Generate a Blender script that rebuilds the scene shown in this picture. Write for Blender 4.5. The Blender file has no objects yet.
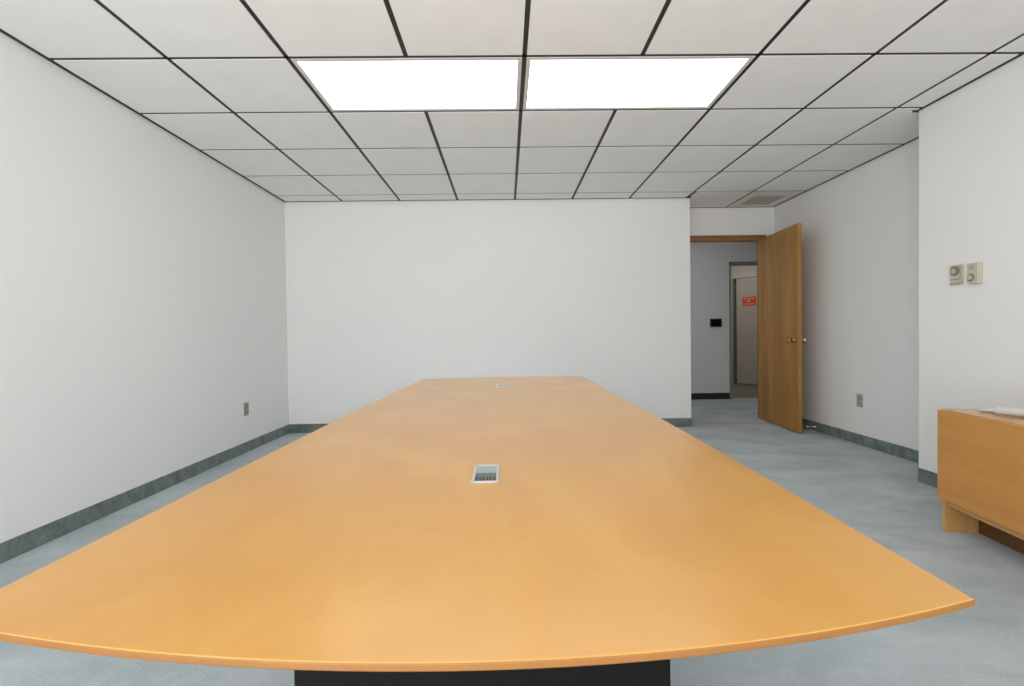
import bpy, bmesh, math, random
from mathutils import Vector, Matrix
random.seed(4)
SC = bpy.context.scene
COL = SC.collection

# ------------------------------------------------------------------ camera
HF = 1.0129                      # lens height above the carpet
FPX = 485.9
yaw, pitch, roll = 0.012473, -0.016846, -0.013437
cy, sy = math.cos(yaw), math.sin(yaw)
cp, sp = math.cos(pitch), math.sin(pitch)
fw = Vector((sy * cp, cy * cp, sp))
rt = Vector((cy, -sy, 0))
up = rt.cross(fw)
R_ = rt * math.cos(roll) + up * math.sin(roll)
U_ = -rt * math.sin(roll) + up * math.cos(roll)
cam = bpy.data.cameras.new('camera')
cam.sensor_fit = 'HORIZONTAL'
cam.sensor_width = 36.0
cam.lens = FPX / 1024 * 36.0
cam.clip_start = 0.02
camo = bpy.data.objects.new('camera', cam)
M = Matrix((R_, U_, -fw)).transposed().to_4x4()
M.translation = Vector((0, 0, HF))
camo.matrix_world = M
COL.objects.link(camo)
SC.camera = camo

# ------------------------------------------------------------------ light and exposure
SC.view_settings.view_transform = 'Standard'
SC.view_settings.look = 'None'
SC.view_settings.gamma = 1.0
SC.view_settings.use_curve_mapping = False
SC.view_settings.exposure = 0.0
SC.cycles.max_bounces = 14
SC.cycles.diffuse_bounces = 10
SC.cycles.use_denoising = True
SC.cycles.sample_clamp_indirect = 8.0

WORLD_STRENGTH = 0.6
ADDED_WINDOW_POWER = (64.0, 25.0)  # daylight added through the unseen windows, left and right
UPWARD_FILL_POWER = (140.0, 70.0)  # upward fill added to lift the ceiling
LAMP_L = 3.2                     # emission of the two visible ceiling lights
LAMP_R = 3.1
ADDED_BACK_LAMP = 2.6                  # unseen panels added behind the camera to light the room
HALL_POWER = 7.5
OFFICE_POWER = 9.0

w = bpy.data.worlds.new('world')
SC.world = w
w.use_nodes = True
w.node_tree.nodes['Background'].inputs[0].default_value = (0.86, 0.93, 1.0, 1)
w.node_tree.nodes['Background'].inputs[1].default_value = WORLD_STRENGTH


def area(name, loc, rot, sx, sy_, power, color=(1, 1, 1)):
    l = bpy.data.lights.new(name, 'AREA')
    l.shape = 'RECTANGLE'
    l.size, l.size_y, l.energy, l.color = sx, sy_, power, color
    o = bpy.data.objects.new(name, l)
    o.location, o.rotation_euler = loc, rot
    COL.objects.link(o)
    return o


YF = -1.25                       # window wall behind the camera; its windows are added for light
WINS = [(-2.05, -0.05), (0.35, 2.35)]
WZ0, WZ1 = 0.12, 2.05
for i, (a, b) in enumerate(WINS):  # windows and their light are added, out of view, to light the room
    area('window_daylight', ((a + b) / 2, YF - 0.22, (WZ0 + WZ1) / 2), (math.radians(90), 0, 0),
         b - a, WZ1 - WZ0, ADDED_WINDOW_POWER[i], (1.0, 0.99, 0.98))
    # added upward fill outside the windows, to brighten the ceiling
    area('ground_daylight', ((a + b) / 2, YF - 1.0, -0.1), (math.radians(145), 0, 0), b - a, 1.2, UPWARD_FILL_POWER[i], (1.0, 0.985, 0.96))

# ------------------------------------------------------------------ materials
def srgb(r, g, b):
    f = lambda c: (c / 255 / 12.92) if c / 255 <= 0.04045 else ((c / 255 + 0.055) / 1.055) ** 2.4
    return (f(r), f(g), f(b), 1)


class NT:
    def __init__(s, name):
        s.m = bpy.data.materials.new(name)
        s.m.use_nodes = True
        s.t = s.m.node_tree
        s.b = s.t.nodes['Principled BSDF']

    def n(s, kind, **kw):
        o = s.t.nodes.new(kind)
        for k, v in kw.items():
            if k in o.inputs.keys():
                o.inputs[k].default_value = v
            else:
                setattr(o, k, v)
        return o

    def l(s, a, b):
        s.t.links.new(a, b)

    def coords(s, scale=(1, 1, 1), rot=(0, 0, 0)):
        c = s.n('ShaderNodeTexCoord')
        mp = s.n('ShaderNodeMapping')
        mp.inputs['Scale'].default_value = scale
        mp.inputs['Rotation'].default_value = rot
        s.l(c.outputs['Object'], mp.inputs['Vector'])
        return mp.outputs['Vector']

    def ramp(s, fac, stops):
        r = s.n('ShaderNodeValToRGB')
        e = r.color_ramp.elements
        while len(e) < len(stops):
            e.new(0.5)
        for el, (p, c) in zip(e, stops):
            el.position, el.color = p, c
        s.l(fac, r.inputs['Fac'])
        return r.outputs['Color']

    def bump(s, height, strength, dist=0.002):
        b = s.n('ShaderNodeBump')
        b.inputs['Strength'].default_value = strength
        b.inputs['Distance'].default_value = dist
        s.l(height, b.inputs['Height'])
        s.l(b.outputs['Normal'], s.b.inputs['Normal'])

    def noise(s, vec, scale, detail=3, rough=0.5, dist=0.0):
        o = s.n('ShaderNodeTexNoise')
        o.inputs['Scale'].default_value = scale
        o.inputs['Detail'].default_value = detail
        o.inputs['Roughness'].default_value = rough
        o.inputs['Distortion'].default_value = dist
        s.l(vec, o.inputs['Vector'])
        return o.outputs['Fac']


def plain(name, col, rough=0.5, metal=0.0, noise_amt=0.06, scale=30, spec=0.5):
    t = NT(name)
    v = t.coords()
    f = t.noise(v, scale)
    lo = tuple(c * (1 - noise_amt) for c in col[:3]) + (1,)
    hi = tuple(min(1, c * (1 + noise_amt)) for c in col[:3]) + (1,)
    t.l(t.ramp(f, [(0.3, lo), (0.7, hi)]), t.b.inputs['Base Color'])
    t.b.inputs['Roughness'].default_value = rough
    t.b.inputs['Metallic'].default_value = metal
    t.b.inputs['Specular IOR Level'].default_value = spec
    return t.m


def paint(name, col):
    t = NT(name)
    v = t.coords()
    f = t.noise(v, 1.3, 4)
    t.l(t.ramp(f, [(0.3, tuple(c * 0.985 for c in col[:3]) + (1,)), (0.7, col)]), t.b.inputs['Base Color'])
    t.b.inputs['Roughness'].default_value = 0.55
    t.b.inputs['Specular IOR Level'].default_value = 0.3
    t.bump(t.noise(v, 260, 2), 0.08, 0.001)
    return t.m


def wood(name, dark, mid, light, rough, axis='z', scale=1.0, grain=1.0, coat=0.0, spec=0.5, bump=0.04, iso=False):
    t = NT(name)
    st = {'x': (0.16, 2.4, 2.4), 'y': (2.4, 0.16, 2.4), 'z': (2.4, 2.4, 0.16)}[axis]
    v = t.coords(tuple(a * scale for a in st) if not iso else (scale, scale * 0.7, scale))
    broad = t.noise(v, 2.2, 4, 0.55, 0.9)
    fine = t.noise(v, 26, 5, 0.65, 0.3)
    mx = t.n('ShaderNodeMix')
    mx.data_type = 'FLOAT'
    mx.inputs[0].default_value = 0.42 * grain
    t.l(broad, mx.inputs[2])
    t.l(fine, mx.inputs[3])
    t.l(t.ramp(mx.outputs[0], [(0.28, dark), (0.5, mid), (0.72, light)]), t.b.inputs['Base Color'])
    t.b.inputs['Roughness'].default_value = rough
    t.b.inputs['Coat Weight'].default_value = coat
    t.b.inputs['Coat Roughness'].default_value = 0.3
    t.b.inputs['Specular IOR Level'].default_value = spec
    if bump:
        t.bump(fine, bump, 0.001)
    return t.m


def carpet_mat(name, a, b, c, s1=2.6):
    t = NT(name)
    v = t.coords((1, 1, 1))
    vs = t.coords((0.85, 1.35, 1), (0, 0, 0.7))
    big = t.noise(vs, s1, 5, 0.62, 0.7)
    fine = t.noise(v, 120, 5, 0.75)
    mx = t.n('ShaderNodeMix')
    mx.data_type = 'FLOAT'
    mx.inputs[0].default_value = 0.4
    t.l(big, mx.inputs[2])
    t.l(fine, mx.inputs[3])
    t.l(t.ramp(mx.outputs[0], [(0.34, a), (0.5, b), (0.66, c)]), t.b.inputs['Base Color'])
    t.b.inputs['Roughness'].default_value = 0.95
    t.b.inputs['Specular IOR Level'].default_value = 0.1
    t.b.inputs['Sheen Weight'].default_value = 0.25
    t.bump(fine, 0.7, 0.006)
    return t.m


def emit(name, col, strength, warm=None):
    """Prismatic acrylic diffuser: brightest in the middle where the tubes run."""
    t = NT(name)
    v = t.coords()
    t.b.inputs['Base Color'].default_value = (0.8, 0.8, 0.8, 1)
    t.b.inputs['Roughness'].default_value = 0.35
    f = t.noise(v, 240, 1)
    t.l(t.ramp(f, [(0.3, tuple(c * 0.97 for c in col[:3]) + (1,)), (0.7, col)]), t.b.inputs['Emission Color'])
    t.b.inputs['Emission Strength'].default_value = strength
    return t.m


MAT = {}
MAT['wall'] = paint('wall_paint', (0.86, 0.86, 0.855, 1))
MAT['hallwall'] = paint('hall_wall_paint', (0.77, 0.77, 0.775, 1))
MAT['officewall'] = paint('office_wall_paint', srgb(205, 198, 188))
MAT['bumpwall'] = paint('right_wall_paint', (0.86, 0.858, 0.85, 1))

t = NT('ceiling_tile')
v = t.coords()
n1 = t.noise(v, 5, 5, 0.6)
vo = t.n('ShaderNodeTexVoronoi')
vo.inputs['Scale'].default_value = 130
t.l(v, vo.inputs['Vector'])
t.l(t.ramp(n1, [(0.3, (0.82, 0.812, 0.80, 1)), (0.7, (0.86, 0.852, 0.84, 1))]), t.b.inputs['Base Color'])
t.b.inputs['Roughness'].default_value = 0.9
t.b.inputs['Specular IOR Level'].default_value = 0.15
t.bump(t.noise(v, 170, 4, 0.7), 0.25, 0.003)
MAT['tile'] = t.m

MAT['grid'] = plain('dark_bronze_grid', srgb(44, 38, 30), 0.5, 0.2)
MAT['carpet'] = carpet_mat('grey_green_carpet', srgb(144, 158, 162), srgb(172, 183, 188), srgb(192, 201, 206))
MAT['base'] = carpet_mat('carpet_strip_baseboard', srgb(82, 94, 93), srgb(110, 123, 121), srgb(140, 151, 147), 9.0)
MAT['halltile'] = plain('office_floor', srgb(128, 120, 106), 0.5, 0, 0.15, 6)
MAT['tabletop'] = wood('honey_maple_veneer', srgb(196, 141, 62), srgb(202, 148, 68), srgb(208, 156, 77), 0.26,
                       'y', 2.2, 0.25, 0.4, bump=0, iso=True)
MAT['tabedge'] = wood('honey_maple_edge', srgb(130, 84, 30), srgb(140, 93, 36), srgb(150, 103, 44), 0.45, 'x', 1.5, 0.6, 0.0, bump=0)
MAT['black'] = plain('black_laminate', srgb(10, 9, 9), 0.55, 0, 0.1, 60, 0.15)
MAT['oak'] = wood('oak_door_veneer', srgb(130, 88, 34), srgb(170, 122, 54), srgb(198, 150, 74), 0.42, 'z', 1.5, 1.0, 0.1)
MAT['oaktrim'] = wood('oak_trim', srgb(112, 76, 36), srgb(140, 97, 50), srgb(160, 118, 66), 0.42, 'x', 2.0, 0.9, 0.1)
MAT['cab'] = wood('golden_oak_cabinet', srgb(190, 128, 54), srgb(204, 143, 68), srgb(214, 156, 82), 0.4, 'y', 2.2, 0.9, 0.1)
MAT['cabtop'] = wood('cabinet_top', srgb(196, 146, 84), srgb(206, 156, 94), srgb(214, 166, 106), 0.25, 'y', 2.0, 0.8, 0.3)
MAT['cableg'] = wood('cabinet_leg', srgb(196, 150, 90), srgb(206, 160, 98), srgb(216, 172, 112), 0.45, 'z', 2.0, 0.8)
MAT['cabedge'] = plain('cabinet_edge', srgb(108, 74, 34), 0.5)  # dark brown standing in for the shade under the credenza
MAT['beige'] = plain('beige_plastic', srgb(196, 190, 172), 0.45)
MAT['beigedark'] = plain('beige_plastic_shade', srgb(128, 122, 104), 0.5)  # darker beige for rings, scale lines and vent backing
MAT['tan'] = plain('tan_outlet_plastic', srgb(176, 170, 152), 0.45)
MAT['grey'] = plain('grey_outlet_plastic', srgb(146, 143, 136), 0.45)
MAT['slot'] = plain('dark_slot', srgb(40, 38, 35), 0.6)
MAT['silver'] = plain('brushed_aluminium', srgb(214, 214, 210), 0.3, 0.6)
MAT['lid'] = plain('grey_lid', srgb(150, 164, 168), 0.3, 0.1)
MAT['recess'] = plain('grey_socket_recess', srgb(96, 100, 94), 0.5)
MAT['brass'] = plain('brass', srgb(190, 148, 78), 0.22, 1.0)
MAT['steel'] = plain('polished_steel', srgb(205, 200, 192), 0.2, 1.0)
MAT['framegrey'] = plain('grey_door_frame', srgb(142, 142, 138), 0.5)
MAT['officedoor'] = plain('office_door_paint', srgb(186, 178, 168), 0.5, 0, 0.03)
MAT['red'] = plain('red_orange_sign', srgb(226, 84, 58), 0.5)
MAT['signtext'] = plain('sign_lettering', srgb(244, 170, 140), 0.5)
MAT['paper'] = plain('white_paper', srgb(236, 238, 240), 0.6, 0, 0.02)
MAT['papergrey'] = plain('clear_plastic_wrap', srgb(214, 216, 214), 0.35, 0, 0.03)
MAT['lampframe'] = plain('lamp_frame_white', srgb(206, 204, 198), 0.5)
MAT['lampl'] = emit('cool_white_diffuser', (1.0, 1.0, 0.99, 1), LAMP_L)
MAT['lampr'] = emit('warm_white_diffuser', (1.0, 0.992, 0.955, 1), LAMP_R)
MAT['lampb'] = emit('rear_diffuser', (1.0, 0.99, 0.97, 1), ADDED_BACK_LAMP)  # for the added panels behind the camera
MAT['vent'] = plain('vent_grille_grey', srgb(176, 168, 162), 0.6)
MAT['ventframe'] = plain('vent_frame', srgb(222, 218, 210), 0.6)
MAT['rubber'] = plain('rubber_tip', srgb(225, 222, 214), 0.7)

t = NT('window_glass')
for nd in list(t.t.nodes):
    if nd.type != 'OUTPUT_MATERIAL':
        t.t.nodes.remove(nd)
tr = t.n('ShaderNodeBsdfTransparent')
gl = t.n('ShaderNodeBsdfGlossy')
gl.inputs['Roughness'].default_value = 0.02
mx = t.n('ShaderNodeMixShader')
mx.inputs[0].default_value = 0.07
t.l(tr.outputs[0], mx.inputs[1])
t.l(gl.outputs[0], mx.inputs[2])
t.l(mx.outputs[0], [n for n in t.t.nodes if n.type == 'OUTPUT_MATERIAL'][0].inputs['Surface'])
MAT['glass'] = t.m


# ------------------------------------------------------------------ mesh helpers
class MB:
    """Collects shapes in one bmesh; build() links them as ONE mesh object."""
    def __init__(s):
        s.bm = bmesh.new()

    def box(s, x0, x1, y0, y1, z0, z1, bev=0.0, seg=2, m=None):
        r = bmesh.ops.create_cube(s.bm, size=1)
        vs = r['verts']
        for v in vs:
            v.co = Vector(((x0 + x1) / 2 + v.co.x * (x1 - x0), (y0 + y1) / 2 + v.co.y * (y1 - y0),
                           (z0 + z1) / 2 + v.co.z * (z1 - z0)))
        if bev > 0:
            es = list({e for v in vs for e in v.link_edges})
            g = bmesh.ops.bevel(s.bm, geom=es, offset=bev, segments=seg, affect='EDGES', profile=0.5)
            vs = list({v for f in g['faces'] for v in f.verts} | {v for v in vs if v.is_valid})
        if m is not None:
            for v in vs:
                v.co = m @ v.co
        return s

    def lathe(s, prof, m, seg=28):
        """prof: (radius, height) pairs round local z, closed with caps."""
        rings = []
        for r, h in prof:
            rings.append([s.bm.verts.new(m @ Vector((r * math.cos(2 * math.pi * k / seg), r * math.sin(2 * math.pi * k / seg), h)))
                          for k in range(seg)])
        for a, b in zip(rings, rings[1:]):
            for k in range(seg):
                f = s.bm.faces.new((a[k], a[(k + 1) % seg], b[(k + 1) % seg], b[k]))
                f.smooth = True
        s.bm.faces.new(list(reversed(rings[0])))
        s.bm.faces.new(rings[-1])
        return s

    def loops(s, rings, cap=True):
        """Stack of equal-length closed loops of points, skinned."""
        vs = [[s.bm.verts.new(p) for p in r] for r in rings]
        n = len(rings[0])
        for a, b in zip(vs, vs[1:]):
            for k in range(n):
                s.bm.faces.new((a[k], a[(k + 1) % n], b[(k + 1) % n], b[k]))
        if cap:
            s.bm.faces.new(list(reversed(vs[0])))
            s.bm.faces.new(vs[-1])
        return s

    def build(s, name, mat, parent=None):
        bmesh.ops.recalc_face_normals(s.bm, faces=s.bm.faces[:])
        me = bpy.data.meshes.new(name)
        s.bm.to_mesh(me)
        s.bm.free()
        me.materials.append(mat)
        o = bpy.data.objects.new(name, me)
        COL.objects.link(o)
        if parent is not None:
            o.parent = parent
        return o


def tag(o, label=None, cat=None, group=None, kind=None):
    for k, v in (('label', label), ('category', cat), ('group', group), ('kind', kind)):
        if v:
            o[k] = v
    return o


def empty(name, loc=(0, 0, 0), rz=0.0):
    o = bpy.data.objects.new(name, None)
    o.empty_display_size = 0.1
    o.location = loc
    o.rotation_euler = (0, 0, rz)
    COL.objects.link(o)
    return o


def copy_tree(o, parent=None):
    c = o.copy()
    COL.objects.link(c)
    c.parent = parent
    for ch in list(o.children):
        copy_tree(ch, c)
    return c


def rotm(axis, deg, loc=(0, 0, 0)):
    return Matrix.Translation(loc) @ Matrix.Rotation(math.radians(deg), 4, axis)


def struct(o, label=None):
    return tag(o, label=label, kind='structure')


# ------------------------------------------------------------------ setting: dimensions
XL, XR, XA = -2.3214, 2.737, 3.118       # left wall, right wall, alcove wall
YB, YR, YD = 5.19, 3.187, 5.604          # back wall, end of right wall, doorway wall
XE = 1.9835                              # free end of the back wall
H = HF + 1.4395                          # ceiling grid plane
TH = 0.12
YH = 7.29                                # far side of the hallway
T = 0.6096
GX, GY = -1.7125, 2.5322

struct(MB().box(XL - TH, 6.2, YF - TH, YH + 0.06, -0.12, 0).build('floor', MAT['carpet']))
struct(MB().box(2.2, 6.2, YH + 0.06, 10.4, -0.12, 0.0).build('floor_office', MAT['halltile']))
struct(MB().box(XL - TH, XL, YF - TH, YB + 0.53, 0, H + 0.1).build('wall_left', MAT['wall']))
struct(MB().box(XL, XE, YB, YD + TH, 0, H + 0.1).build('wall_back', MAT['wall']))
struct(MB().box(XR, XA + TH, YF - TH, YR, 0, H + 0.1).build('wall_right', MAT['bumpwall']))
struct(MB().box(XA, XA + TH, YR, YD + TH, 0, H + 0.1).build('wall_alcove', MAT['wall']))
# doorway wall: a pier each side of the opening and the wall over it
DX0, DX1, DZ = 2.035, 2.960, 2.075
EW = 0.075                       # thickness of the doorway wall
b = MB()
b.box(XE, DX0 - 0.02, YD, YD + EW, 0, H + 0.1)
b.box(DX1 + 0.02, XA, YD, YD + EW, 0, H + 0.1)
b.box(DX0 - 0.02, DX1 + 0.02, YD, YD + EW, DZ + 0.02, H + 0.1)
struct(b.build('wall_entry', MAT['wall']))
# window wall behind the camera, with added windows
b = MB()
b.box(XL, XR, YF - TH, YF, 0, WZ0)
b.box(XL, XR, YF - TH, YF, WZ1, H + 0.1)
xs = [XL, WINS[0][0], WINS[0][1], WINS[1][0], WINS[1][1], XR]
for a, c in ((0, 1), (2, 3), (4, 5)):
    b.box(xs[a], xs[c], YF - TH, YF, WZ0, WZ1)
struct(b.build('wall_front', MAT['wall']))
for i, (a, c) in enumerate(WINS):  # added windows, never in view, that supply daylight
    wn = struct(empty('window_%d' % (i + 1), ((a + c) / 2, YF - 0.06, WZ0)))
    hw, hh = (c - a) / 2, WZ1 - WZ0
    f = MB()
    f.box(-hw, hw, -0.04, 0.04, 0, 0.05, 0.004).box(-hw, hw, -0.04, 0.04, hh - 0.05, hh, 0.004)
    f.box(-hw, -hw + 0.05, -0.04, 0.04, 0.05, hh - 0.05).box(hw - 0.05, hw, -0.04, 0.04, 0.05, hh - 0.05)
    f.box(-0.025, 0.025, -0.03, 0.03, 0.05, hh - 0.05)
    f.build('window_frame', MAT['lampframe'], wn)
    MB().box(-hw + 0.05, -0.025, -0.004, 0.004, 0.05, hh - 0.05).build('pane', MAT['glass'], wn)
    MB().box(0.025, hw - 0.05, -0.004, 0.004, 0.05, hh - 0.05).build('pane', MAT['glass'], wn)

# hallway and the office beyond it
OX0, OX1, OZ = 3.372, 4.30, 2.065        # opening in the far hall wall
b = MB()
b.box(0.6, OX0, YH, YH + TH, 0, H + 0.1)
b.box(OX1, 6.2, YH, YH + TH, 0, H + 0.1)
b.box(OX0, OX1, YH, YH + TH, OZ, H + 0.1)
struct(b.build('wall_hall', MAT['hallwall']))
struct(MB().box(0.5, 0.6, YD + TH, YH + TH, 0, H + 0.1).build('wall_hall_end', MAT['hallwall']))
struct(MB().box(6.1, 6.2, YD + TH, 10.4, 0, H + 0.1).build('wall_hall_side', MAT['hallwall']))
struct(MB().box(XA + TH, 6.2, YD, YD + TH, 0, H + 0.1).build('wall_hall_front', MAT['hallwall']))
struct(MB().box(2.2, 6.2, 10.3, 10.4, 0, H + 0.1).build('wall_office_back', MAT['hallwall']))
struct(MB().box(2.2, 2.3, YH + TH, 10.3, 0, H + 0.1).build('wall_office_left', MAT['hallwall']))

# ------------------------------------------------------------------ ceiling: tiles that hang a little below a dark grid
BAR, DROP, ANG = 0.024, 0.0035, 0.022
CO = list(range(-1, 8))                  # columns of cells
xcol = [XL] + [GX + k * T for k in range(8)]


def xr_at(y):
    return XR if y < YR - 0.05 else XA


tiles, grid = MB(), MB()
rows = list(range(-7, 5))
row_y = [max(YF, GY + k * T) for k in rows] + [YB]
LAMP_CELLS = set()
for c in (2, 3, 4, 5):                   # two 2x4 lights span two cells each
    LAMP_CELLS |= {(c, 7), (c, 1)}


def tile(x0, x1, y0, y1, wl=0, wr=0, wf=0, wb=0):
    a = ANG if wl else BAR / 2
    c = ANG if wr else BAR / 2
    d = ANG if wf else BAR / 2
    e = ANG if wb else BAR / 2
    if x1 - x0 < a + c + 0.01 or y1 - y0 < d + e + 0.01:
        return
    tiles.box(x0 + a, x1 - c, y0 + d, y1 - e, H - DROP, H + 0.02, 0.0012, 1)


for j, r in enumerate(rows):
    y0, y1 = row_y[j], row_y[j + 1]
    if y1 - y0 < 0.02:
        continue
    for i in range(9):
        x0 = xcol[i]
        x1 = xcol[i + 1] if i < 8 else None
        last = r == rows[-1]
        if (i, j) in LAMP_CELLS:
            continue
        if i < 7:
            tile(x0, x1, y0, y1, i == 0, 0, y0 <= YF, last)
        elif i == 7:
            if last:
                tile(x0 + 0.03, x1, y0, YD, 0, 0, 0, 1)
            else:
                tile(x0, x1, y0, y1, 0, 0, y0 <= YF, 0)
        else:
            if last:
                continue                 # the vent fills this cell
            if y0 < YR < y1:
                tile(x0, XR, y0, YR, 0, 1, 0, 0)
                tile(x0, XA, YR + 0.0, y1, 0, 1, 0, 0)
            else:
                tile(x0, xr_at(y0), y0, y1, 0, 1, y0 <= YF, 0)
# grid bars
for k in range(8):
    x = GX + k * T
    ye = YD if k == 7 else YB
    if k in (2, 4):                      # bars broken by the lights
        segs = [(YF, GY - 6 * T), (GY - 5 * T, GY), (GY + T, ye)]
    else:
        segs = [(YF, ye)]
    for a, c in segs:
        grid.box(x - BAR / 2, x + BAR / 2, a, c, H, H + 0.03)
for r in rows[1:]:
    y = GY + r * T
    if y > YF:
        grid.box(XL, xr_at(y), y - BAR / 2, y + BAR / 2, H, H + 0.029)
# wall angle round the room
zz = (H - DROP - 0.0015, H + 0.01)
grid.box(XL, XL + ANG, YF, YB, *zz)
grid.box(XL, XE, YB - ANG, YB, *zz)
grid.box(XE, XE + 0.012, YB, YD, *zz)
grid.box(XE, XA, YD - ANG, YD, *zz)
grid.box(XA - ANG, XA, YR, YD, *zz)
grid.box(XR - ANG, XR, YF, YR + 0.004, *zz)
grid.box(XR - ANG - 0.012, XA, YR, YR + ANG * 0.8, *zz)
grid.box(XL, XR, YF, YF + ANG, *zz)
ceil = struct(MB().box(XL - TH, XA + TH, YF - TH, YD + TH, H + 0.1, H + 0.16).build('ceiling', MAT['tile']))
tiles.build('ceiling_tiles', MAT['tile'], ceil)
grid.build('ceiling_grid', MAT['grid'], ceil)
struct(MB().box(0.5, 6.2, YD + TH, 10.4, H + 0.1, H + 0.16).build('ceiling_hall', MAT['tile']))

# ------------------------------------------------------------------ baseboards
BB, BT = 0.0935, 0.006
struct(MB().box(XL, XL + BT, YF, YB, 0, BB, 0.003).build('baseboard_left', MAT['base']))
struct(MB().box(XL + BT, XE, YB - BT, YB, 0, BB, 0.003).build('baseboard_back', MAT['base']))
struct(MB().box(XR - BT, XR, YF, YR, 0, BB, 0.003).build('baseboard_right', MAT['base']))
struct(MB().box(XA - BT, XA, YR, YD, 0, BB, 0.003).build('baseboard_alcove', MAT['base']))
struct(MB().box(0.6, OX0 - 0.001, YH - BT, YH, 0, BB, 0.003).build('baseboard_hall', MAT['slot']))

# ------------------------------------------------------------------ doors
d1 = struct(empty('door_1', (0, 0, 0)), 'open oak door with brass knob in the doorway right of the back wall')
f = MB()
f.box(DX0 - 0.02, DX0, YD - 0.003, YD + EW + 0.003, 0, DZ, 0.001, 1)
f.box(DX1, DX1 + 0.02, YD - 0.003, YD + EW + 0.003, 0, DZ, 0.001, 1)
f.box(DX0 - 0.02, DX1 + 0.02, YD - 0.003, YD + EW + 0.003, DZ - 0.012, DZ + 0.02, 0.001, 1)
f.box(DX0 - 0.045, DX0 - 0.006, YD - 0.014, YD, 0, DZ + 0.05, 0.002)
f.box(DX1 + 0.006, DX1 + 0.06, YD - 0.014, YD, 0, DZ + 0.05, 0.002)
f.box(DX0 - 0.045, DX1 + 0.06, YD - 0.016, YD, DZ - 0.012, DZ + 0.052, 0.002)
f.build('door_frame', MAT['oaktrim'], d1)
# the leaf swings into the room, hinged on the right jamb
P0, P1 = Vector((2.926, 5.596)), Vector((2.859, 4.722))
ang = math.atan2(P0.x - P1.x, P0.y - P1.y)
LW = (P0 - P1).length
LT = 0.040
LMw = Matrix.Translation((P1.x, P1.y, 0)) @ Matrix.Rotation(-ang, 4, 'Z')   # local x across thickness, y along leaf
leaf = MB().box(0, LT, 0, LW, 0.012, 2.066, 0.002, m=None)
lo = leaf.build('door_leaf', MAT['oak'], d1)
lo.matrix_local = LMw
KZ, KY = 0.921, 0.065
for sgn, mat in ((-1, 'brass'), (1, 'steel')):
    base = 0 if sgn < 0 else LT
    m = Matrix.Translation((base, KY, KZ)) @ Matrix.Rotation(math.radians(90 * sgn), 4, 'Y')
    MB().lathe([(0.031, 0), (0.031, 0.004), (0.026, 0.009), (0.013, 0.012), (0.012, 0.034), (0.02, 0.04), (0.027, 0.05),
                (0.028, 0.058), (0.024, 0.067), (0.012, 0.071)], m).build('door_knob', MAT[mat], lo)
MB().box(0.008, 0.032, -0.0015, 0.001, KZ - 0.03, KZ + 0.03).build('latch_plate', MAT['brass'], lo)
for hz in (0.22, 1.03, 1.85):
    MB().lathe([(0.007, -0.045), (0.007, 0.045)], Matrix.Translation((LT + 0.004, LW, hz)), 12).build('hinge', MAT['brass'], lo)

# grey steel frame in the hall opening
tr1 = MB()
tr1.box(OX0, OX0 + 0.03, YH - 0.012, YH + TH + 0.012, 0, OZ, 0.003)
tr1.box(OX1 - 0.05, OX1, YH - 0.012, YH + TH + 0.012, 0, OZ, 0.003)
tr1.box(OX0, OX1, YH - 0.012, YH + TH + 0.012, OZ - 0.04, OZ + 0.003, 0.003)
struct(tr1.build('trim_1', MAT['framegrey']))

# office door standing ajar, seen through the hall opening
d2 = struct(empty('door_2', (4.51, 9.42, 0), 0), 'pale office door with a red notice beyond the hallway')
A2 = math.atan2(-0.37, 0.21)
m2 = Matrix.Rotation(A2, 4, 'Z')
ow = MB()
mo = Matrix.Translation((4.51, 9.42, 0)) @ m2
ow.box(-1.0, -0.10, 0.0, 0.10, 0, H + 0.1, m=mo).box(0.88, 2.25, 0.0, 0.10, 0, H + 0.1, m=mo)  # run on out of view so the gap beside the door stays dark
ow.box(-0.10, 0.88, 0.0, 0.10, 2.05, H + 0.1, m=mo)
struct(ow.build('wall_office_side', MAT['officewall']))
dl = MB().box(0, 0.86, -0.02, 0.02, 0.012, 2.04, 0.003).build('door_leaf', MAT['officedoor'], d2)
dl.matrix_local = m2
sg = MB().box(0.13, 0.41, -0.023, -0.020, 1.505, 1.675).build('notice', MAT['red'], dl)
tag(sg, 'red-orange notice')
tx = MB()
for z0, spans in ((1.635, [(0.16, 0.20), (0.21, 0.25), (0.26, 0.30), (0.31, 0.37)]), (1.53, [(0.15, 0.24), (0.26, 0.38)])):
    for a, c in spans:
        tx.box(a, c, -0.0245, -0.023, z0, z0 + 0.018)
tx.box(0.24, 0.29, -0.0245, -0.023, 1.575, 1.615)
tx.build('lettering', MAT['signtext'], sg)
MB().lathe([(0.03, 0), (0.03, 0.006), (0.012, 0.01), (0.012, 0.035), (0.027, 0.05), (0.02, 0.066)],
           Matrix.Translation((0.80, -0.02, 0.95)) @ Matrix.Rotation(math.radians(90), 4, 'X'), 20).build('door_knob', MAT['steel'], dl)

# ------------------------------------------------------------------ ceiling lights
def ceiling_light(cx, cyy, mat):
    t_ = empty('ceiling_light', (cx, cyy, H))
    hx, hy = T - BAR / 2, T / 2 - BAR / 2
    f = MB()
    lip = 0.022
    for a in ((-hx, hx, -hy, -hy + lip), (-hx, hx, hy - lip, hy), (-hx, -hx + lip, -hy + lip, hy - lip), (hx - lip, hx, -hy + lip, hy - lip)):
        f.box(a[0], a[1], a[2], a[3], -0.004, 0.03, 0.001, 1)
    f.box(-hx, hx, -hy, hy, 0.05, 0.06)
    f.build('lamp_frame', MAT['lampframe'], t_)
    MB().box(-hx + lip, hx - lip, -hy + lip, hy - lip, 0.004, 0.012).build('diffuser', MAT[mat], t_)
    return t_


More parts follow.
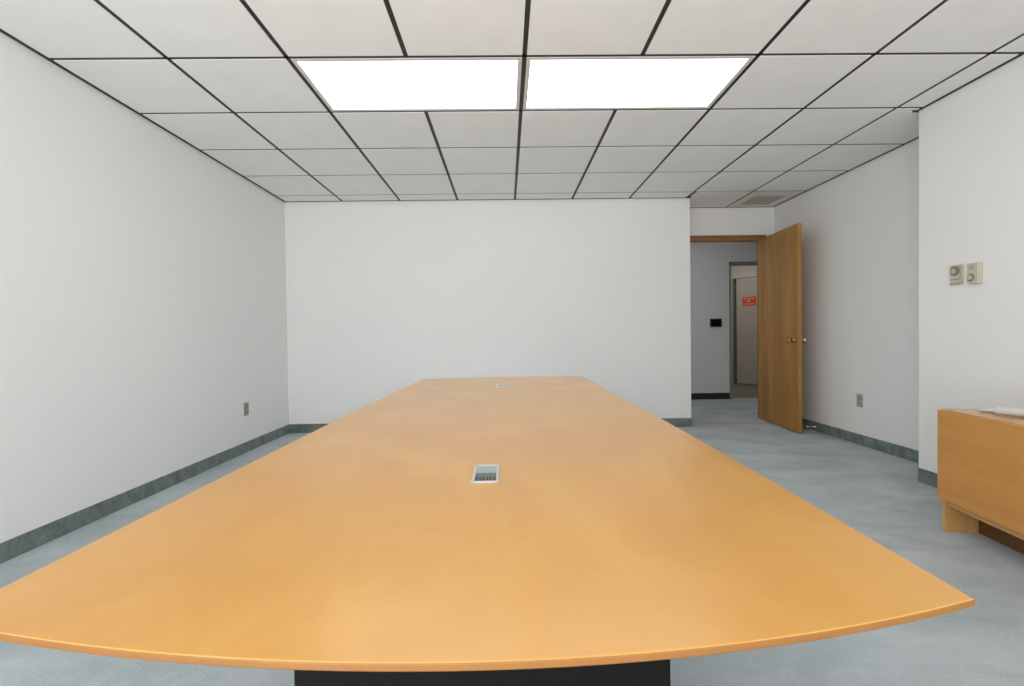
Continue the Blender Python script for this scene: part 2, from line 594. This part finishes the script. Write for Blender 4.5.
yc = GY + T / 2
tag(ceiling_light(GX + 2 * T, yc, 'lampl'), 'left of the two long lit ceiling panels, cool white', 'ceiling light', 'lit ceiling panels')
tag(ceiling_light(GX + 4 * T, yc, 'lampr'), 'right of the two long lit ceiling panels, slightly yellowish white', 'ceiling light', 'lit ceiling panels')
yc = GY - 6 * T + T / 2  # second pair, added behind the camera to supply light
tag(ceiling_light(GX + 2 * T, yc, 'lampb'), 'left of the two lit ceiling panels above and behind the camera', 'ceiling light', 'lit ceiling panels behind')
tag(ceiling_light(GX + 4 * T, yc, 'lampb'), 'right of the two lit ceiling panels above and behind the camera', 'ceiling light', 'lit ceiling panels behind')

# hallway and office lights, added out of view to brighten both spaces
def added_hall_light(x, y, power, label):
    t_ = empty('hall_light', (x, y, H + 0.1))
    f = MB()
    for a in ((-0.6, 0.6, -0.3, -0.27), (-0.6, 0.6, 0.27, 0.3), (-0.6, -0.57, -0.27, 0.27), (0.57, 0.6, -0.27, 0.27)):
        f.box(a[0], a[1], a[2], a[3], -0.03, 0)
    f.build('lamp_frame', MAT['lampframe'], t_)
    MB().box(-0.57, 0.57, -0.27, 0.27, -0.02, -0.01).build('diffuser', MAT['lampframe'], t_)
    tag(t_, label, 'ceiling light')
    area('hall_lamp', (x, y, H + 0.06), (0, 0, 0), 1.1, 0.5, power, (1, 0.97, 0.93))


added_hall_light(1.5, 6.5, HALL_POWER, 'ceiling panel light over the hallway beyond the oak door')
added_hall_light(3.6, 8.75, OFFICE_POWER, 'ceiling panel light over the office beyond the hallway')

# ceiling vent in the far right cell
vx0, vx1, vy0, vy1 = GX + 7 * T + BAR / 2, XA - ANG, GY + 4 * T + BAR / 2, YD - ANG
vt = empty('ceiling_vent', ((vx0 + vx1) / 2, (vy0 + vy1) / 2, H))
hx, hy = (vx1 - vx0) / 2, (vy1 - vy0) / 2
f = MB()
bx, by0, by1 = 0.095, 0.17, 0.08
f.box(-hx, -hx + bx, -hy, hy, -DROP, 0.012, 0.001, 1).box(hx - bx, hx, -hy, hy, -DROP, 0.012, 0.001, 1)
f.box(-hx + bx, hx - bx, -hy, -hy + by0, -DROP, 0.012, 0.001, 1).box(-hx + bx, hx - bx, hy - by1, hy, -DROP, 0.012, 0.001, 1)
f.build('vent_frame', MAT['ventframe'], vt)
g = MB()
n = 22
for k in range(n):
    y = -hy + by0 + (k + 0.5) * (2 * hy - by0 - by1) / n
    g.box(-hx + bx, hx - bx, y - 0.005, y + 0.005, -DROP + 0.001, 0.003)
g.build('vent_grille', MAT['vent'], vt)
MB().box(-hx + bx, hx - bx, -hy + by0, hy - by1, 0.008, 0.014).build('vent_backing', MAT['beigedark'], vt)
tag(vt, 'square grey air return grille in the far right ceiling corner above the doorway', 'vent')

# ------------------------------------------------------------------ conference table
TZ = HF - 0.265
TC = -0.035                              # centre line
tb = empty('conference_table', (TC, 1.725, 0))
Y0, Y1 = 0.390 - 1.725, 3.062 - 1.725    # crown of each end


def right_w(s):                          # gentle boat shape, s from 0 (near) to 1 (far)
    return 0.4915 + 0.0215 * (1 - (1 - s / 0.5) ** 2) if s < 0.5 else 0.513 - 0.002 * (s - 0.5) / 0.5


def left_w(s):
    return 0.512 if s < 0.45 else 0.512 - 0.033 * ((s - 0.45) / 0.55) ** 1.6


def outline():
    pts = []
    yn, yf = Y0 + 0.076, Y1 - 0.065
    for k in range(33):                  # right side, near to far
        pts.append((right_w(k / 32), yn + (yf - yn) * k / 32))
    for k in range(1, 32):               # far end
        x = right_w(1) + (-left_w(1) - right_w(1)) * k / 32
        pts.append((x, Y1 - 0.065 * (2 * k / 32 - 1) ** 2))
    for k in range(33):                  # left side, far to near
        pts.append((-left_w(1 - k / 32), yf + (yn - yf) * k / 32))
    for k in range(1, 32):               # near end
        x = -left_w(0) + (left_w(0) + right_w(0)) * k / 32
        pts.append((x, Y0 + 0.076 * (x / (right_w(0) if x > 0 else left_w(0))) ** 2))
    return pts


def inset(pts, d):
    n = len(pts)
    out = []
    for i in range(n):
        c = Vector(pts[i])
        e1, e2 = (c - Vector(pts[i - 1])).normalized(), (Vector(pts[(i + 1) % n]) - c).normalized()
        n1, n2 = Vector((-e1.y, e1.x)), Vector((-e2.y, e2.x))
        mi = (n1 + n2).normalized()
        k = d / max(0.3, mi.dot(n1))     # true miter, so corners keep their shape
        out.append((c.x + mi.x * k, c.y + mi.y * k))
    return out


o_ = outline()
lvl = lambda d, z: [(x, y, z) for x, y in inset(o_, d)]
under = lambda z: [(x * 0.88, y * 0.955, z) for x, y in o_]   # the edge is undercut
top = MB()
top.loops([lvl(0.0006, TZ - 0.0006), lvl(0.0015, TZ)])
bmesh.ops.delete(top.bm, geom=[f for f in top.bm.faces if len(f.verts) > 4 and abs(f.calc_center_median().z - TZ) > 0.0005], context='FACES')
top.build('table_top', MAT['tabletop'], tb)
ed = MB()
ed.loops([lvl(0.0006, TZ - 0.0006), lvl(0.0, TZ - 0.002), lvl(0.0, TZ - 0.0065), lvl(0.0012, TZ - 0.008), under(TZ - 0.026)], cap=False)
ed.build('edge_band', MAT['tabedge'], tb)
MB().loops([under(TZ - 0.026), under(TZ - 0.0255)]).build('underside', MAT['black'], tb)


def pedestal(y0, y1):
    p = MB()
    p.box(-0.242, 0.242, y0, y1, 0.07, TZ - 0.026, 0.004)
    p.box(-0.225, 0.225, y0 + 0.017, y1 - 0.017, 0, 0.07, 0.002)
    return p.build('pedestal', MAT['black'], tb)


pedestal(0.615 - 1.725, 1.02 - 1.725)
pedestal(2.42 - 1.725, 2.83 - 1.725)


def power_box(x0, x1, y0, y1):
    bx_ = empty('power_box', ((x0 + x1) / 2 - TC, (y0 + y1) / 2 - 1.725, TZ))
    bx_.parent = tb
    hx, hy, r = (x1 - x0) / 2, (y1 - y0) / 2, 0.0055
    f = MB()
    f.box(-hx, -hx + r, -hy, hy, 0, 0.003, 0.0008, 1).box(hx - r, hx, -hy, hy, 0, 0.003, 0.0008, 1)
    f.box(-hx + r, hx - r, -hy, -hy + r * 1.6, 0, 0.003, 0.0008, 1).box(-hx + r, hx - r, hy - r * 1.3, hy, 0, 0.003, 0.0008, 1)
    f.build('bezel', MAT['silver'], bx_)
    MB().box(-hx + r, hx - r, -hy + r, hy - r, 0.0002, 0.0008).build('well', MAT['recess'], bx_)
    MB().box(-hx + r, hx - r, 0.004, hy - r * 1.3, 0.0008, 0.0022, 0.0005, 1).build('lid', MAT['lid'], bx_)
    for k in range(3):
        cx = -hx + r + (k + 0.5) * 2 * (hx - r) / 3
        s = MB()
        s.box(cx - 0.0055, cx - 0.0025, -hy + 0.016, -hy + 0.040, 0.0008, 0.0014)
        s.box(cx + 0.0015, cx + 0.0045, -hy + 0.020, -hy + 0.036, 0.0008, 0.0014)
        s.build('socket', MAT['slot'], bx_)
    return bx_


power_box(-0.066, -0.016, 0.864, 0.980)
power_box(-0.052, 0.016, 2.475, 2.575)
tag(tb, 'long honey maple conference table with curved ends on black pedestals', 'table')

# ------------------------------------------------------------------ credenza by the right wall
CA = math.radians(-7.5)
cb = empty('credenza', (2.172, 2.418, 0), CA)   # origin: far front corner; local +x to the wall, -y along the front
CB0, CB1 = 0.163, 0.612
DEP, LEN = 0.50, 1.25
MB().box(0.018, DEP, -LEN + 0.002, -0.002, CB0 + 0.004, CB1 - 0.022, 0.001, 1).build('carcass', MAT['cab'], cb)
MB().box(0.0, 0.017, -0.62, 0.0, CB0, CB1 - 0.004, 0.0015).build('front_panel', MAT['cab'], cb)
MB().box(0.0, 0.017, -LEN, -0.624, CB0, CB1 - 0.004, 0.0015).build('front_panel', MAT['cab'], cb)
MB().box(0.0175, DEP, -LEN, 0.0, CB1 - 0.0215, CB1, 0.0015).build('top', MAT['cabtop'], cb)
for y in (-0.034, -LEN + 0.014):
    MB().box(0.012, 0.165, y, y + 0.02, 0, CB0 + 0.004, 0.001, 1).build('leg', MAT['cableg'], cb)
MB().box(0.03, 0.048, -LEN + 0.034, -0.034, CB0 - 0.034, CB0 + 0.004).build('rail', MAT['cableg'], cb)
MB().box(0.165, 0.183, -LEN + 0.014, -0.014, 0, CB0 + 0.004).build('plinth', MAT['cabedge'], cb)  # dark board added to block light under the cabinet, standing in for shade
tag(cb, 'low golden oak credenza on panel legs against the right wall', 'cabinet')

# rolled drawing and a loose curled sheet on the credenza
cm = Matrix.Translation((2.172, 2.418, 0)) @ Matrix.Rotation(CA, 4, 'Z')


def paper_roll(name, p, length, rad, turns, rz, mat):
    """A sheet rolled into a spiral tube, lying along local y."""
    o = empty(name, (p.x, p.y, p.z), rz)
    n = int(26 * turns)
    mb = MB()
    prev = None
    for k in range(n + 1):
        a = 2 * math.pi * k / 26
        r = rad * (1 - 0.5 * k / n)
        x, z = r * math.sin(a), rad - r * math.cos(a)
        cur = [mb.bm.verts.new((x, 0, z)), mb.bm.verts.new((x, -length, z))]
        if prev:
            f = mb.bm.faces.new((prev[0], prev[1], cur[1], cur[0]))
            f.smooth = True
        prev = cur
    me = mb.build('sheet', MAT[mat], o)
    sol = me.modifiers.new('thickness', 'SOLIDIFY')
    sol.thickness = 0.0012
    return o


pr = paper_roll('paper_roll', Vector((2.262, 2.215, CB1)), 0.62, 0.0215, 2.6, math.radians(22), 'paper')
tag(pr, 'rolled white paper lying on top of the golden oak credenza', 'paper')
ps = paper_roll('paper_curl', Vector((2.270, 2.300, CB1)), 0.075, 0.011, 1.5, math.radians(40), 'papergrey')
tag(ps, 'small curled pale scrap at the end of the paper roll on the credenza', 'paper')

# ------------------------------------------------------------------ wall fittings
def outlet(loc, rz, mat, label):
    """Duplex outlet; local -y faces the room."""
    o = empty('wall_outlet', loc, rz)
    MB().box(-0.035, 0.035, -0.006, 0, -0.057, 0.057, 0.002).build('cover_plate', MAT[mat], o)
    for s in (-1, 1):
        r = MB()
        r.box(-0.017, 0.017, -0.009, -0.005, s * 0.0225 - 0.014, s * 0.0225 + 0.014, 0.004)
        rr = r.build('receptacle', MAT[mat], o)
        q = MB()
        q.box(-0.008, -0.005, -0.0096, -0.0088, s * 0.0225 - 0.004, s * 0.0225 + 0.006)
        q.box(0.005, 0.008, -0.0096, -0.0088, s * 0.0225 - 0.004, s * 0.0225 + 0.006)
        q.build('slots', MAT['slot'], rr)
    MB().lathe([(0.003, 0), (0.003, 0.0015)], Matrix.Translation((0, -0.006, 0)) @ Matrix.Rotation(math.radians(90), 4, 'X'), 10).build('screw', MAT['steel'], o)
    tag(o, label, 'outlet')


outlet((XL, 4.345, 0.384), math.radians(90), 'grey', 'grey power outlet low on the left wall')
outlet((XA, 4.241, 0.392), math.radians(-90), 'tan', 'tan power outlet low on the wall right of the oak door')

ANG_R = math.radians(-90)
# left control: flat plate with a round dial over a scale line
th = empty('thermostat', (XR, 2.912, HF + 0.326), ANG_R)
MB().box(-0.039, 0.039, -0.012, 0, -0.0595, 0.0595, 0.002).build('body', MAT['beige'], th)
MB().lathe([(0.029, 0), (0.029, 0.004), (0.026, 0.007), (0.0255, 0.007)], Matrix.Translation((-0.004, -0.0115, 0.024)) @ Matrix.Rotation(math.radians(90), 4, 'X'), 28).build('dial_ring', MAT['beigedark'], th)
MB().lathe([(0.018, 0), (0.018, 0.006), (0.014, 0.008)], Matrix.Translation((-0.008, -0.0115, 0.024)) @ Matrix.Rotation(math.radians(90), 4, 'X'), 24).build('dial', MAT['beige'], th)
MB().box(-0.031, 0.032, -0.0128, -0.0115, -0.029, -0.025).build('scale_line', MAT['beigedark'], th)
MB().box(0.029, 0.032, -0.0128, -0.0115, -0.024, 0.05).build('scale_line', MAT['beigedark'], th)
MB().box(-0.036, 0.036, -0.0128, -0.0115, -0.055, -0.051).build('scale_line', MAT['beigedark'], th)
tag(th, 'left of two beige wall controls, round dial near its top', 'thermostat')
# right control: deeper box with a knob low on its face
t2 = empty('thermostat', (XR, 2.786, HF + 0.320), ANG_R)
MB().box(-0.032, 0.032, -0.033, 0, -0.059, 0.059, 0.003).build('body', MAT['beige'], t2)
MB().box(-0.020, 0.014, -0.0338, -0.0325, 0.022, 0.048, 0.0003, 1).build('label_plate', MAT['tan'], t2)
MB().lathe([(0.022, 0), (0.022, 0.003), (0.0195, 0.005)], Matrix.Translation((-0.008, -0.0325, -0.024)) @ Matrix.Rotation(math.radians(90), 4, 'X'), 28).build('knob_ring', MAT['beigedark'], t2)
MB().lathe([(0.014, 0), (0.014, 0.009), (0.011, 0.011)], Matrix.Translation((-0.008, -0.0325, -0.024)) @ Matrix.Rotation(math.radians(90), 4, 'X'), 24).build('knob', MAT['beige'], t2)
tag(t2, 'right of two beige wall controls, deeper box with knob low on its face', 'thermostat')

# black reader on the hall wall
kp = empty('card_reader', (3.162, YH, 1.153))
MB().box(-0.085, 0.085, -0.028, 0, -0.062, 0.062, 0.005).build('housing', MAT['slot'], kp)
MB().box(-0.068, 0.068, -0.030, -0.0275, -0.046, 0.046, 0.001).build('face_panel', MAT['black'], kp)
tag(kp, 'black rectangular wall plate beside the hallway opening', 'wall plate')

# door stop on the alcove baseboard
ds = empty('door_stop', (XA - BT, 4.852, 0.045), 0)
my = Matrix.Rotation(math.radians(-90), 4, 'Y')
MB().lathe([(0.013, 0), (0.013, 0.004), (0.006, 0.007), (0.006, 0.075)], my, 16).build('rod', MAT['steel'], ds)
MB().lathe([(0.009, 0.073), (0.010, 0.078), (0.010, 0.088), (0.007, 0.092)], my, 16).build('rubber_tip', MAT['rubber'], ds)
tag(ds, 'small metal door stop on the baseboard behind the oak door', 'door stop')
